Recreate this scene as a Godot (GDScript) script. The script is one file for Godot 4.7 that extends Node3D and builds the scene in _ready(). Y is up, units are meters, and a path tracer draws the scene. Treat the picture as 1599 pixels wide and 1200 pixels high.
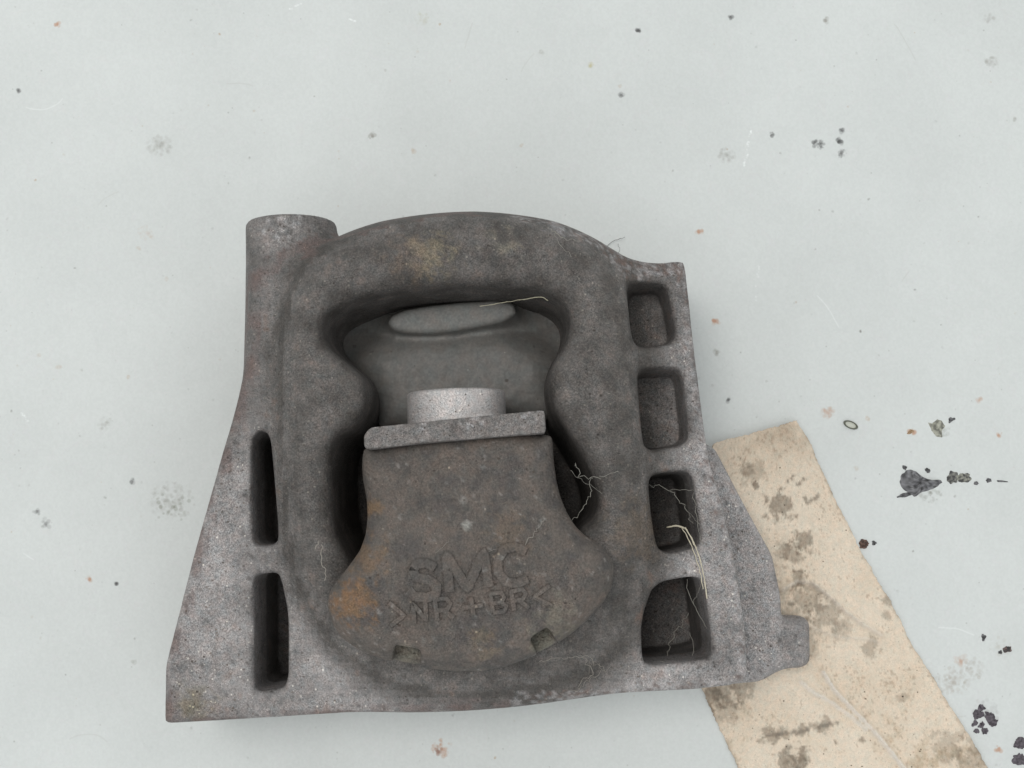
extends Node3D
# An old car engine mount lying on a pale painted panel, on top of a strip of dirty card.
# Everything is laid out in millimetres (x right, y up, z towards the viewer's side) and built at true size.

const MM := 0.001
const FAR := 9.0
var noise_a := FastNoiseLite.new()    # broad blotches
var noise_b := FastNoiseLite.new()    # middle patches
var noise_c := FastNoiseLite.new()    # fine flecks
var rng := RandomNumberGenerator.new()
var used := {}

# ------------------------------------------------------------------ set-up
func _ready() -> void:
	var cam := Camera3D.new()
	cam.name = "camera"
	cam.position = Vector3(0, 0.3584, 0.03388)
	cam.rotation_degrees = Vector3(-84.6, 0, 0)
	cam.fov = 31.42
	cam.near = 0.01
	cam.far = 50.0
	cam.current = true
	add_child(cam)

	var sky_mat := ProceduralSkyMaterial.new()
	sky_mat.sky_top_color = Color(0.865, 0.878, 0.885)
	sky_mat.sky_horizon_color = Color(0.72, 0.73, 0.73)
	sky_mat.sky_curve = 0.25
	sky_mat.ground_bottom_color = Color(0.25, 0.25, 0.24)
	sky_mat.ground_horizon_color = Color(0.5, 0.51, 0.51)
	sky_mat.sky_energy_multiplier = 1.0
	var sky := Sky.new()
	sky.sky_material = sky_mat
	var env := Environment.new()
	env.background_mode = Environment.BG_SKY
	env.sky = sky
	env.background_energy_multiplier = 1.0
	env.ambient_light_source = Environment.AMBIENT_SOURCE_SKY
	env.tonemap_mode = Environment.TONE_MAPPER_LINEAR
	env.tonemap_exposure = 1.34
	env.sdfgi_enabled = true
	env.ssao_enabled = true
	env.ssil_enabled = true
	var we := WorldEnvironment.new()
	we.name = "world_environment"
	we.environment = env
	add_child(we)

	var sun := DirectionalLight3D.new()
	sun.name = "overcast_sun"
	sun.light_energy = 0.3
	sun.light_color = Color(1.0, 0.99, 0.975)
	sun.light_angular_distance = 25.0
	sun.shadow_enabled = true
	sun.look_at_from_position(Vector3(-0.25, 1.0, -0.16), Vector3.ZERO, Vector3.UP)
	add_child(sun)

	rng.seed = 4117
	setup_noise(noise_a, 11, 0.035, 4)
	setup_noise(noise_b, 23, 0.13, 4)
	setup_noise(noise_c, 37, 0.55, 3)

	build_table()
	build_card()
	build_mount()
	build_debris()
	build_threads()

func setup_noise(n: FastNoiseLite, s: int, f: float, oct: int) -> void:
	n.noise_type = FastNoiseLite.TYPE_SIMPLEX_SMOOTH
	n.seed = s
	n.frequency = f
	n.fractal_type = FastNoiseLite.FRACTAL_FBM
	n.fractal_octaves = oct

func numbered(s: String) -> String:
	if not used.has(s):
		used[s] = 0
		return s
	used[s] += 1
	return "%s_%03d" % [s, used[s]]

func pts(a: Array) -> PackedVector2Array:
	var o := PackedVector2Array()
	for i in range(0, a.size(), 2):
		o.append(Vector2(a[i], a[i + 1]))
	return o

func tag(o: Node3D, label: String, category: String, group := "") -> void:
	o.set_meta("label", label)
	o.set_meta("category", category)
	if group != "":
		o.set_meta("group", group)

func ss(a: float, b: float, x: float) -> float:
	return smoothstep(a, b, x)

# soft round blot: 1 in the middle, 0 at the rim, uneven outline
func blot(p: Vector2, c: Vector2, r: float, soft := 0.5, warp := 0.45) -> float:
	var d := p.distance_to(c) / r
	if d > 1.8:
		return 0.0
	d += warp * noise_b.get_noise_2d(p.x * 2.2 + 40.0, p.y * 2.2) + warp * 0.5 * noise_c.get_noise_2d(p.x * 2.0, p.y * 2.0 + 90.0)
	return 1.0 - ss(1.0 - soft, 1.0, d)

# distance from a point to an open line
func line_dist(p: Vector2, l: PackedVector2Array) -> float:
	var b := 1e9
	for i in l.size() - 1:
		b = minf(b, p.distance_squared_to(Geometry2D.get_closest_point_to_segment(p, l[i], l[i + 1])))
	return sqrt(b)

# ------------------------------------------------------------------ materials
func grain_image(size: int, s: int, lo: float, hi: float, light: float, dark: float) -> Image:
	# cast grain: fine value noise with scattered pale flecks and dark pits; seamless
	var n1 := FastNoiseLite.new()
	n1.seed = s
	n1.noise_type = FastNoiseLite.TYPE_VALUE
	n1.frequency = 0.75
	n1.fractal_octaves = 1
	var n2 := FastNoiseLite.new()
	n2.seed = s + 5
	n2.noise_type = FastNoiseLite.TYPE_SIMPLEX_SMOOTH
	n2.frequency = 0.05
	n2.fractal_octaves = 4
	var a := n1.get_seamless_image(size, size)
	var b := n2.get_seamless_image(size, size)
	a.convert(Image.FORMAT_L8)
	b.convert(Image.FORMAT_L8)
	var da := a.get_data()
	var db := b.get_data()
	var out := PackedByteArray()
	out.resize(size * size * 3)
	var r := RandomNumberGenerator.new()
	r.seed = s + 9
	for i in size * size:
		var v := lerpf(lo, hi, da[i] / 255.0 * 0.86 + db[i] / 255.0 * 0.14)
		var q := r.randf()
		if q < light:
			v += (1.0 - v) * r.randf_range(0.3, 1.0)
		elif q > 1.0 - dark:
			v *= r.randf_range(0.45, 0.8)
		var t := (db[i] / 255.0 - 0.5) * 0.05
		out[i * 3] = int(clampf(v + t, 0, 1) * 255.0)
		out[i * 3 + 1] = int(clampf(v, 0, 1) * 255.0)
		out[i * 3 + 2] = int(clampf(v - t * 0.4, 0, 1) * 255.0)
	# a few larger flecks of one to three pixels
	var im := Image.create_from_data(size, size, false, Image.FORMAT_RGB8, out)
	for k in int(size * size * light * 0.06):
		var g := r.randf_range(0.85, 1.0)
		im.fill_rect(Rect2i(r.randi_range(0, size - 4), r.randi_range(0, size - 4), r.randi_range(2, 3), r.randi_range(2, 3)), Color(g, g, g * 0.97))
	for k in int(size * size * dark * 0.05):
		var g := r.randf_range(0.3, 0.5)
		im.fill_rect(Rect2i(r.randi_range(0, size - 5), r.randi_range(0, size - 5), r.randi_range(2, 4), r.randi_range(2, 3)), Color(g * 1.05, g, g * 0.95))
	im.generate_mipmaps()
	return im

func bump_image(size: int, s: int, f: float, strength: float, oct: int) -> Image:
	var n := FastNoiseLite.new()
	n.seed = s
	n.noise_type = FastNoiseLite.TYPE_SIMPLEX
	n.frequency = f
	n.fractal_octaves = oct
	var im := n.get_seamless_image(size, size)
	im.convert(Image.FORMAT_RGBA8)
	im.bump_map_to_normal_map(strength)
	im.generate_mipmaps()
	return im

func cast_material(tex: Image, bump: Image, span: float, rough: float, metal: float, nscale: float) -> StandardMaterial3D:
	var m := StandardMaterial3D.new()
	m.vertex_color_use_as_albedo = true
	m.albedo_texture = ImageTexture.create_from_image(tex)
	m.normal_enabled = true
	m.normal_texture = ImageTexture.create_from_image(bump)
	m.normal_scale = nscale
	m.uv1_triplanar = true
	m.uv1_world_triplanar = true
	m.uv1_scale = Vector3.ONE / span
	m.roughness = rough
	m.metallic = metal
	m.metallic_specular = 0.45
	return m

func plain_material(c: Color, rough: float) -> StandardMaterial3D:
	var m := StandardMaterial3D.new()
	m.albedo_color = c
	m.roughness = rough
	return m

# ------------------------------------------------------------------ solid modelling on a grid
func sd2(poly: PackedVector2Array, bb: Rect2, p: Vector2) -> float:
	var ox := maxf(maxf(bb.position.x - p.x, p.x - bb.end.x), 0.0)
	var oy := maxf(maxf(bb.position.y - p.y, p.y - bb.end.y), 0.0)
	if ox + oy > 0.0:
		var o := sqrt(ox * ox + oy * oy)
		if o > 12.0:
			return o
	var best := 1e12
	var inside := false
	var a := poly[poly.size() - 1]
	for b in poly:
		var ex := b.x - a.x
		var ey := b.y - a.y
		var wx := p.x - a.x
		var wy := p.y - a.y
		var t := clampf((wx * ex + wy * ey) / (ex * ex + ey * ey), 0.0, 1.0)
		var dx := wx - ex * t
		var dy := wy - ey * t
		var q := dx * dx + dy * dy
		if q < best:
			best = q
		if (b.y > p.y) != (a.y > p.y):
			if p.x < (a.x - b.x) * (p.y - b.y) / (a.y - b.y) + b.x:
				inside = not inside
		a = b
	return -sqrt(best) if inside else sqrt(best)

func soften(poly: PackedVector2Array, cut: float) -> PackedVector2Array:
	var o := PackedVector2Array()
	var n := poly.size()
	for i in n:
		var a := poly[i]
		var b := poly[(i + 1) % n]
		o.append(a.lerp(b, cut))
		o.append(a.lerp(b, 1.0 - cut))
	return o

func ext(d: float, y: float, top: float, r: float) -> float:
	var qx := d + r
	var qy := y - top + r
	if qx > 0.0 and qy > 0.0:
		return sqrt(qx * qx + qy * qy) - r
	return maxf(qx, qy) - r

func smin(a: float, b: float, k: float) -> float:
	var h := maxf(k - absf(a - b), 0.0) / k
	return minf(a, b) - h * h * k * 0.25

func smax(a: float, b: float, k: float) -> float:
	var h := maxf(k - absf(a - b), 0.0) / k
	return maxf(a, b) + h * h * k * 0.25

# solid cylinder whose axis lies in the plane: from a to b at height yc, end edges rounded by e
func cyl(p: Vector2, y: float, a: Vector2, b: Vector2, yc: float, r: float, e: float) -> float:
	var ax := (b - a).normalized()
	var t := (p - a).dot(ax)
	var u := (p - a).cross(ax)
	var q1 := sqrt(u * u + (y - yc) * (y - yc)) - r + e
	var q2 := maxf(-t, t - a.distance_to(b)) + e
	if q1 > 0.0 and q2 > 0.0:
		return sqrt(q1 * q1 + q2 * q2) - e
	return maxf(q1, q2) - e

# signed distance fields of the three bodies; f holds the outline distances of this column
func solid(kind: int, f: PackedFloat32Array, p: Vector2, y: float, k: PackedFloat32Array) -> float:
	if kind == 0:
		var side := f[0] - 0.03 * (40.0 - y)
		var d := ext(side, y, 40.0 + k[0], 1.5)
		d = smin(d, ext(f[1] - 0.28 * clampf(46.0 - y, -8.0, 7.0), y, k[2] + k[0], 7.0), 12.0)
		d = smin(d, cyl(p, y, BOSS_A, BOSS_B, 30.0, 11.0, 1.4), 4.5)
		d = smin(d, ext(f[3], y, 15.0, 2.2), 2.0)
		d = smin(d, cyl(p, y, BOSS2_A, BOSS2_B, 8.0, 6.7, 2.6), 1.5)
		if k[1] < 3.0:
			var pk := maxf(f[4] + 0.02 * (40.0 - y), 12.0 - y)
			pk = minf(pk, maxf(f[5] + 0.02 * (40.0 - y), 10.0 - y))
			pk = minf(pk, maxf(f[6] + 0.09 * (40.0 - y), 29.0 - y))
			pk = minf(pk, maxf(f[7] + 0.06 * (40.0 - y), 27.0 - y))
			pk = minf(pk, maxf(f[8] + 0.02 * (40.0 - y), 8.0 - y))
			pk = minf(pk, maxf(f[9] + 0.02 * (40.0 - y), 6.0 - y))
			d = smax(d, -pk, 1.3)
		d = smax(d, -maxf(f[2] + 0.05 * (50.0 - y), 9.0 - y), k[3])
		return maxf(d, k[4] - y)
	if kind == 1:
		var top := k[5]
		var r := ext(f[0] - 0.02 * (50.0 - y), y, top + k[0], 5.5)
		var win := minf(f[3], f[4])
		if win < 3.0:
			r = smax(r, -maxf(win, 51.0 - y), 0.5)
		var b := ext(f[1] - 0.04 * (33.0 - y), y, 30.0 + k[0] + k[6], 8.0)
		b = smin(b, ext(f[2] - 0.12 * (32.6 - y), y, 31.6, 1.4), 2.0)
		b = smin(b, ext(f[5] - 2.5, y, lerpf(20.0, 7.0, ss(4.0, 13.0, p.y)), 1.0), 9.0)
		return maxf(minf(r, b), 6.0 - y)
	var d2 := ext(f[0], y, 56.8 + k[0] * 0.6, 0.4)
	d2 = maxf(d2, 26.0 - y)
	return minf(d2, cyl(p, y, RING_A, RING_B, 43.0, 11.4, 0.8))

# which part of the body a point belongs to
func part_of(kind: int, f: PackedFloat32Array, p: Vector2, y: float) -> int:
	if kind == 0:
		if cyl(p, y, BOSS_A, BOSS_B, 30.0, 11.0, 1.4) < 0.35 and f[1] > 0.5:
			return 1
		if cyl(p, y, BOSS2_A, BOSS2_B, 8.0, 6.7, 2.6) < 0.35:
			return 2
		if f[1] < 0.8:
			return 0
		if f[0] > -0.4 + 0.03 * (40.0 - y) + 0.2 and f[3] < 1.0 and y < 17.0:
			return 5
		return 3 if p.x < 0.0 else 4
	if kind == 1:
		var b := ext(f[1] - 0.04 * (33.0 - y), y, 31.0, 6.0)
		var l := ext(f[2] - 0.12 * (32.6 - y), y, 32.6, 1.6)
		var r := ext(f[0] - 0.02 * (50.0 - y), y, 56.0, 5.5)
		if r < minf(b, l):
			return 0
		return 2 if l < b else 1
	return 1 if cyl(p, y, RING_A, RING_B, 43.0, 11.4, 0.8) < ext(f[0], y, 56.8, 0.4) else 0

const BOSS_A := Vector2(-53.9, -36.8)
const BOSS_B := Vector2(-52.7, 9.0)
const BOSS2_A := Vector2(68.5, 59.8)
const BOSS2_B := Vector2(68.5, 72.5)
const RING_A := Vector2(-13.0, 5.9)
const RING_B := Vector2(-12.7, 14.2)

# meshes the body; returns one ArrayMesh for each part of it
func carve(kind: int, polys: Array, org: Vector3, size: Vector3, cell: float, n_parts: int, shade: Callable, base: Vector3) -> Array:
	var nx := int(size.x / cell) + 1
	var ny := int(size.y / cell) + 1
	var nz := int(size.z / cell) + 1
	var np := polys.size()
	# outline distances on a grid twice as coarse
	var cx := nx / 2 + 2
	var cz := nz / 2 + 2
	var coarse: Array[PackedFloat32Array] = []
	for poly in polys:
		var pl: PackedVector2Array = poly
		var bb := Rect2(pl[0], Vector2.ZERO)
		for q in pl:
			bb = bb.expand(q)
		var arr := PackedFloat32Array()
		arr.resize(cx * cz)
		for i in cx:
			for j in cz:
				arr[i * cz + j] = sd2(pl, bb, Vector2(org.x + i * cell * 2.0, org.z + j * cell * 2.0))
		coarse.append(arr)
	var field := PackedFloat32Array()
	field.resize(nx * ny * nz)
	var near := PackedInt32Array()
	var f := PackedFloat32Array()
	f.resize(np)
	var k := PackedFloat32Array()
	k.resize(8)
	var lim := cell * 2.2
	for i in nx:
		var ci := i >> 1
		var ti := 0.5 * (i & 1)
		for j in nz:
			var cj := j >> 1
			var tj := 0.5 * (j & 1)
			var o := ci * cz + cj
			for n in np:
				var a := coarse[n]
				f[n] = (a[o] * (1.0 - ti) + a[o + cz] * ti) * (1.0 - tj) + (a[o + 1] * (1.0 - ti) + a[o + cz + 1] * ti) * tj
			var p := Vector2(org.x + i * cell, org.z + j * cell)
			k[0] = noise_b.get_noise_2d(p.x, p.y) * 0.22 + noise_c.get_noise_2d(p.x, p.y) * 0.10
			if kind == 0:
				k[1] = minf(minf(minf(f[4], f[5]), minf(f[6], f[7])), minf(f[8], f[9]))
				k[3] = 5.5 if f[1] < -2.0 else 3.0
				k[4] = 0.006 * (p.x + 70.0)
				k[2] = lerpf(52.0, 46.0, ss(33.0, 65.0, p.y))
			elif kind == 1:
				k[5] = lerpf(54.5, 59.5, ss(23.0, 49.0, p.y))
				k[6] = 1.0 * noise_a.get_noise_2d(p.x * 1.5, p.y * 1.5)
			var row := (i * nz + j) * ny
			var y := 0
			while y < ny:
				var d := solid(kind, f, p, org.y + y * cell, k)
				field[row + y] = d
				var ad := absf(d)
				if ad < lim:
					near.append(row + y)
					y += 1
				else:
					var skip := int((ad - lim) / (cell * 1.25)) - 1
					y += 1
					while skip > 0 and y < ny:
						field[row + y] = d
						y += 1
						skip -= 1
	# surface nets
	var sx := nz * ny
	var offs := [0, 1, ny, ny + 1, sx, sx + 1, sx + ny, sx + ny + 1]
	var vid := {}
	var verts := PackedVector3Array()
	var cols := PackedInt32Array()
	for c in near:
		var y := c % ny
		var j := (c / ny) % nz
		var i := c / sx
		if y >= ny - 1 or j >= nz - 1 or i >= nx - 1:
			continue
		var mask := 0
		for n in 8:
			if field[c + offs[n]] < 0.0:
				mask |= 1 << n
		if mask == 0 or mask == 255:
			continue
		var s := Vector3.ZERO
		var cnt := 0
		for e in 12:
			var a: int = EDGES[e * 2]
			var b: int = EDGES[e * 2 + 1]
			if ((mask >> a) & 1) != ((mask >> b) & 1):
				var da := field[c + offs[a]]
				var db := field[c + offs[b]]
				var t := da / (da - db)
				var pa := Vector3(a >> 2, a & 1, (a >> 1) & 1)
				var pb := Vector3(b >> 2, b & 1, (b >> 1) & 1)
				s += pa.lerp(pb, t)
				cnt += 1
		s /= cnt
		vid[c] = verts.size()
		verts.append(org + (Vector3(i, y, j) + s) * cell)
		cols.append(c)
	var quads := PackedInt32Array()
	for c in near:
		var v0 := field[c]
		if c + sx >= field.size():
			continue
		var y := c % ny
		var j := (c / ny) % nz
		# edges along y, z and x
		if y < ny - 1 and (v0 < 0.0) != (field[c + 1] < 0.0):
			add_quad(quads, vid, c, c - ny, c - ny - sx, c - sx, v0 < 0.0)
		if j < nz - 1 and (v0 < 0.0) != (field[c + ny] < 0.0):
			add_quad(quads, vid, c, c - sx, c - sx - 1, c - 1, v0 < 0.0)
		if (v0 < 0.0) != (field[c + sx] < 0.0):
			add_quad(quads, vid, c, c - 1, c - 1 - ny, c - ny, v0 < 0.0)
	# smooth normals
	var nor := PackedVector3Array()
	nor.resize(verts.size())
	for q in range(0, quads.size(), 4):
		var a := verts[quads[q]]
		var g := (verts[quads[q + 2]] - a).cross(verts[quads[q + 1]] - a) + (verts[quads[q + 3]] - a).cross(verts[quads[q + 2]] - a)
		for n in 4:
			nor[quads[q + n]] += g
	var part := PackedInt32Array()
	part.resize(verts.size())
	var tint := PackedColorArray()
	tint.resize(verts.size())
	for n in verts.size():
		nor[n] = nor[n].normalized()
		var v := verts[n]
		var c := cols[n]
		var j := (c / ny) % nz
		var i := c / sx
		var o := (i >> 1) * cz + (j >> 1)
		for m in np:
			f[m] = coarse[m][o]
		part[n] = part_of(kind, f, Vector2(v.x, v.z), v.y)
		tint[n] = shade.call(v, nor[n], part[n], f)
	if kind == 1:
		for c in near:
			if (c % ny) < ny - 1 and field[c] < 0.0 and field[c + 1] >= 0.0:
				var key := c / ny
				rubber_top[key] = org.y + ((c % ny) + field[c] / (field[c] - field[c + 1])) * cell
		rubber_org = org
		rubber_cell = cell
		rubber_nz = nz
	var out := []
	for m in n_parts:
		var remap := {}
		var pv := PackedVector3Array()
		var pn := PackedVector3Array()
		var pc := PackedColorArray()
		var pi := PackedInt32Array()
		for q in range(0, quads.size(), 4):
			if part[quads[q]] != m:
				continue
			var id := [0, 0, 0, 0]
			for n in 4:
				var g := quads[q + n]
				if not remap.has(g):
					remap[g] = pv.size()
					pv.append(verts[g] * MM - base)
					pn.append(nor[g])
					pc.append(tint[g])
				id[n] = remap[g]
			pi.append_array(PackedInt32Array([id[0], id[1], id[2], id[0], id[2], id[3]]))
		var mesh := ArrayMesh.new()
		if pv.size() > 0:
			var arr := []
			arr.resize(Mesh.ARRAY_MAX)
			arr[Mesh.ARRAY_VERTEX] = pv
			arr[Mesh.ARRAY_NORMAL] = pn
			arr[Mesh.ARRAY_COLOR] = pc
			arr[Mesh.ARRAY_INDEX] = pi
			mesh.add_surface_from_arrays(Mesh.PRIMITIVE_TRIANGLES, arr)
		out.append(mesh)
	return out

const EDGES := [0, 1, 2, 3, 4, 5, 6, 7, 0, 2, 1, 3, 4, 6, 5, 7, 0, 4, 1, 5, 2, 6, 3, 7]
var rubber_top := {}
var rubber_org := Vector3.ZERO
var rubber_cell := 1.0
var rubber_nz := 1

func add_quad(quads: PackedInt32Array, vid: Dictionary, a: int, b: int, c: int, d: int, flip: bool) -> void:
	if not (vid.has(a) and vid.has(b) and vid.has(c) and vid.has(d)):
		return
	if flip:
		quads.append_array(PackedInt32Array([vid[a], vid[b], vid[c], vid[d]]))
	else:
		quads.append_array(PackedInt32Array([vid[a], vid[d], vid[c], vid[b]]))

func rubber_height(p: Vector2) -> float:
	var i := int((p.x - rubber_org.x) / rubber_cell)
	var j := int((p.y - rubber_org.z) / rubber_cell)
	var s := 0.0
	var n := 0
	for a in [0, 1]:
		for b in [0, 1]:
			var key: int = (i + a) * rubber_nz + j + b
			if rubber_top.has(key):
				s += rubber_top[key]
				n += 1
	return s / n if n > 0 else 55.0

func child(parent: Node3D, called: String, mesh: Mesh, mat: Material) -> MeshInstance3D:
	var o := MeshInstance3D.new()
	o.name = called
	o.mesh = mesh
	o.material_override = mat
	parent.add_child(o, true)
	return o

# ------------------------------------------------------------------ the engine mount
func build_mount() -> void:
	var base := Vector3(-0.012, 0.0, 0.028)
	var root := Node3D.new()
	root.name = numbered("engine_mount")
	root.position = base
	add_child(root)
	tag(root, "dirty grey cast metal engine mount with a rubber centre lying on the pale panel", "engine mount")

	var flange := pts([-62.2, 0.0, -67.8, 20.3, -74.0, 44.0, -79.8, 68.8, -79.7, 82.0, -58.6, 80.8, -23.4, 78.6, -5.8, 77.1, 14.8, 75.6, 41.2, 74.3, 50.0, 73.4, 54.2, 72.0, 53.8, 60.1, 51.9, 45.5, 49.2, 32.9, 45.9, 21.0, 44.5, 9.8, 42.8, -5.3, 40.9, -25.1, 39.7, -25.6, 26.5, -23.9, 21.3, -25.1, 9.2, -29.7, -9.0, -31.2, -30.2, -29.7, -40.8, -26.6, -60.4, -23.6])
	var drum := soften(soften(pts([-41.1, -27.6, -35.3, -30.6, -26.5, -33.1, -17.6, -34.5, -8.8, -34.8, 0.1, -34.2, 8.9, -32.4, 17.0, -28.9, 22.1, -24.6, 25.8, -18.2, 27.2, -10.1, 27.8, 4.6, 29.1, 22.1, 29.3, 40.8, 27.0, 56.5, 18.0, 66.1, 4.4, 71.2, -12.8, 72.9, -28.5, 70.4, -39.7, 63.0, -48.5, 49.4, -51.4, 30.8, -52.3, 10.5, -52.6, -7.1, -49.2, -21.9]), 0.25), 0.25)
	var hole := soften(pts([-44.1, -7.7, -42.6, -12.1, -36.0, -15.5, -24.8, -17.8, -8.7, -18.6, 5.9, -17.8, 11.8, -14.8, 13.8, -10.4, 12.9, -5.2, 10.0, -1.1, 8.5, 4.4, 9.9, 10.6, 14.5, 17.8, 18.6, 25.3, 20.0, 31.5, 19.1, 35.4, 15.3, 38.0, 11.5, 47.9, -14.2, 62.1, -34.3, 50.8, -38.0, 42.5, -40.8, 38.0, -41.7, 22.1, -40.2, 16.7, -35.3, 13.5, -33.3, 8.8, -33.9, 3.6, -37.8, -0.2, -41.6, -2.9]), 0.25)
	var foot := pts([45.2, 14.4, 51.3, 17.6, 58.2, 31.2, 65.3, 44.5, 67.2, 54.3, 67.7, 72.3, 61.9, 75.6, 47.6, 77.0, 31.8, 75.5, 32.3, 17.6])
	var slot_a := soften(pts([-60.8, 17.2, -60.1, 15.4, -58.4, 14.5, -56.6, 15.4, -55.8, 18.7, -54.2, 33.7, -53.8, 40.5, -55.7, 41.4, -59.2, 41.5, -60.4, 39.9]), 0.2)
	var slot_b := pts([-59.9, 48.1, -54.0, 47.4, -53.2, 49.2, -52.4, 52.8, -51.6, 57.0, -51.5, 71.5, -52.2, 73.9, -58.3, 74.9, -59.3, 73.9])
	var pocket_a := soften(pts([26.9, -18.8, 28.1, -19.6, 34.9, -20.4, 36.4, -19.4, 37.3, -16.1, 38.9, -8.1, 38.1, -6.3, 36.3, -5.4, 29.0, -4.6, 28.0, -6.9]), 0.2)
	var pocket_b := soften(pts([29.0, 1.4, 30.2, 0.5, 38.5, -0.2, 40.1, 1.0, 41.5, 15.7, 40.5, 18.1, 31.8, 19.6, 30.3, 18.0]), 0.2)
	var pocket_c := soften(pts([31.3, 26.2, 33.3, 24.6, 40.8, 24.0, 42.2, 25.0, 43.9, 39.6, 43.2, 41.9, 35.8, 43.4, 33.4, 41.8, 32.3, 35.9]), 0.2)
	var pocket_d := soften(pts([29.7, 58.0, 32.7, 49.9, 42.4, 48.3, 44.5, 49.2, 46.3, 65.3, 45.6, 67.3, 31.4, 69.1, 29.9, 67.5]), 0.2)

	var metal_tex := grain_image(1024, 71, 0.44, 0.82, 0.012, 0.04)
	var metal := cast_material(metal_tex, bump_image(1024, 81, 0.22, 4.0, 3), 0.135, 0.62, 0.0, 0.55)
	var meshes := carve(0, [flange, drum, hole, foot, slot_a, slot_b, pocket_a, pocket_b, pocket_c, pocket_d], Vector3(-86, -1.6, -47.5), Vector3(164, 61.5, 136), 0.8, 6, shade_metal, base)
	var dirty := cast_material(grain_image(1024, 471, 0.42, 0.84, 0.014, 0.02), bump_image(1024, 481, 0.25, 3.0, 3), 0.15, 0.68, 0.0, 0.5)
	var names := ["housing", "bolt_boss", "bolt_boss", "side_flange", "ribbed_flange", "mounting_foot"]
	for i in 6:
		var o := child(root, names[i], meshes[i], dirty if i < 3 else metal)
		if i == 1:
			o.set_meta("label", "long round boss at the upper left corner")
		elif i == 2:
			o.set_meta("label", "short round boss low at the right over the card")

	# the rubber
	var bell := soften(pts([-33.4, 17.7, -34.1, 24.4, -32.2, 33.0, -32.8, 40.7, -36.7, 46.3, -40.4, 50.8, -40.9, 54.8, -38.8, 60.3, -33.4, 64.2, -26.7, 66.4, -15.4, 68.5, -4.1, 68.5, 7.1, 64.5, 15.9, 58.4, 21.6, 52.0, 23.0, 45.6, 20.8, 41.4, 15.0, 38.2, 11.4, 32.2, 9.6, 25.1, 8.9, 13.7]), 0.25)
	var buffer := soften(pts([-38.2, -2.8, -34.9, -6.2, -30.3, -9.5, -17.0, -10.6, -3.0, -10.8, 5.0, -7.9, 11.5, -3.3, 10.9, 3.7, 9.9, 12.2, -32.2, 15.3, -32.9, 9.1, -34.8, 2.2]), 0.25)
	var pad := soften(pts([-30.3, -10.7, -28.8, -14.4, -16.8, -16.4, 0.1, -17.5, 1.0, -13.1, -12.2, -10.3, -22.9, -9.3]), 0.25)
	var window_a := pts([-25.6, 62.2, -19.6, 63.3, -20.3, 68.5, -26.3, 67.2])
	var window_b := pts([3.7, 60.8, 7.9, 58.3, 10.2, 63.0, 5.7, 65.0])
	var rubber_tex := grain_image(1024, 171, 0.50, 0.76, 0.004, 0.008)
	var rubber := cast_material(rubber_tex, bump_image(1024, 181, 0.14, 4.0, 4), 0.16, 0.72, 0.0, 0.6)
	var rm := carve(1, [bell, buffer, pad, window_a, window_b, hole], Vector3(-49, 4.8, -24), Vector3(78, 55.7, 99), 0.6, 3, shade_rubber, base)
	var block := child(root, "rubber_block", rm[0], rubber)
	var smooth := cast_material(grain_image(512, 571, 0.56, 0.70, 0.0005, 0.001), bump_image(512, 581, 0.06, 2.0, 3), 0.12, 0.6, 0.0, 0.3)
	child(root, "rubber_buffer", rm[1], smooth)
	child(root, "buffer_pad", rm[2], smooth)

	# the metal core held in the rubber
	var plate := pts([-32.8, 16.8, -31.6, 15.1, -29.7, 14.8, -14.1, 13.2, 0.1, 11.8, 7.2, 11.1, 7.6, 16.2, -5.6, 17.3, -19.7, 18.5, -30.2, 19.7, -31.9, 19.9, -32.7, 19.6])
	var cm := carve(2, [plate], Vector3(-36, 25, 1), Vector3(48, 34, 22), 0.5, 2, shade_core, base)
	child(root, "core_plate", cm[0], metal)
	child(root, "core_ring", cm[1], cast_material(grain_image(512, 271, 0.62, 0.86, 0.01, 0.02), bump_image(512, 281, 0.2, 3.0, 3), 0.06, 0.42, 0.35, 0.5))

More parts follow.
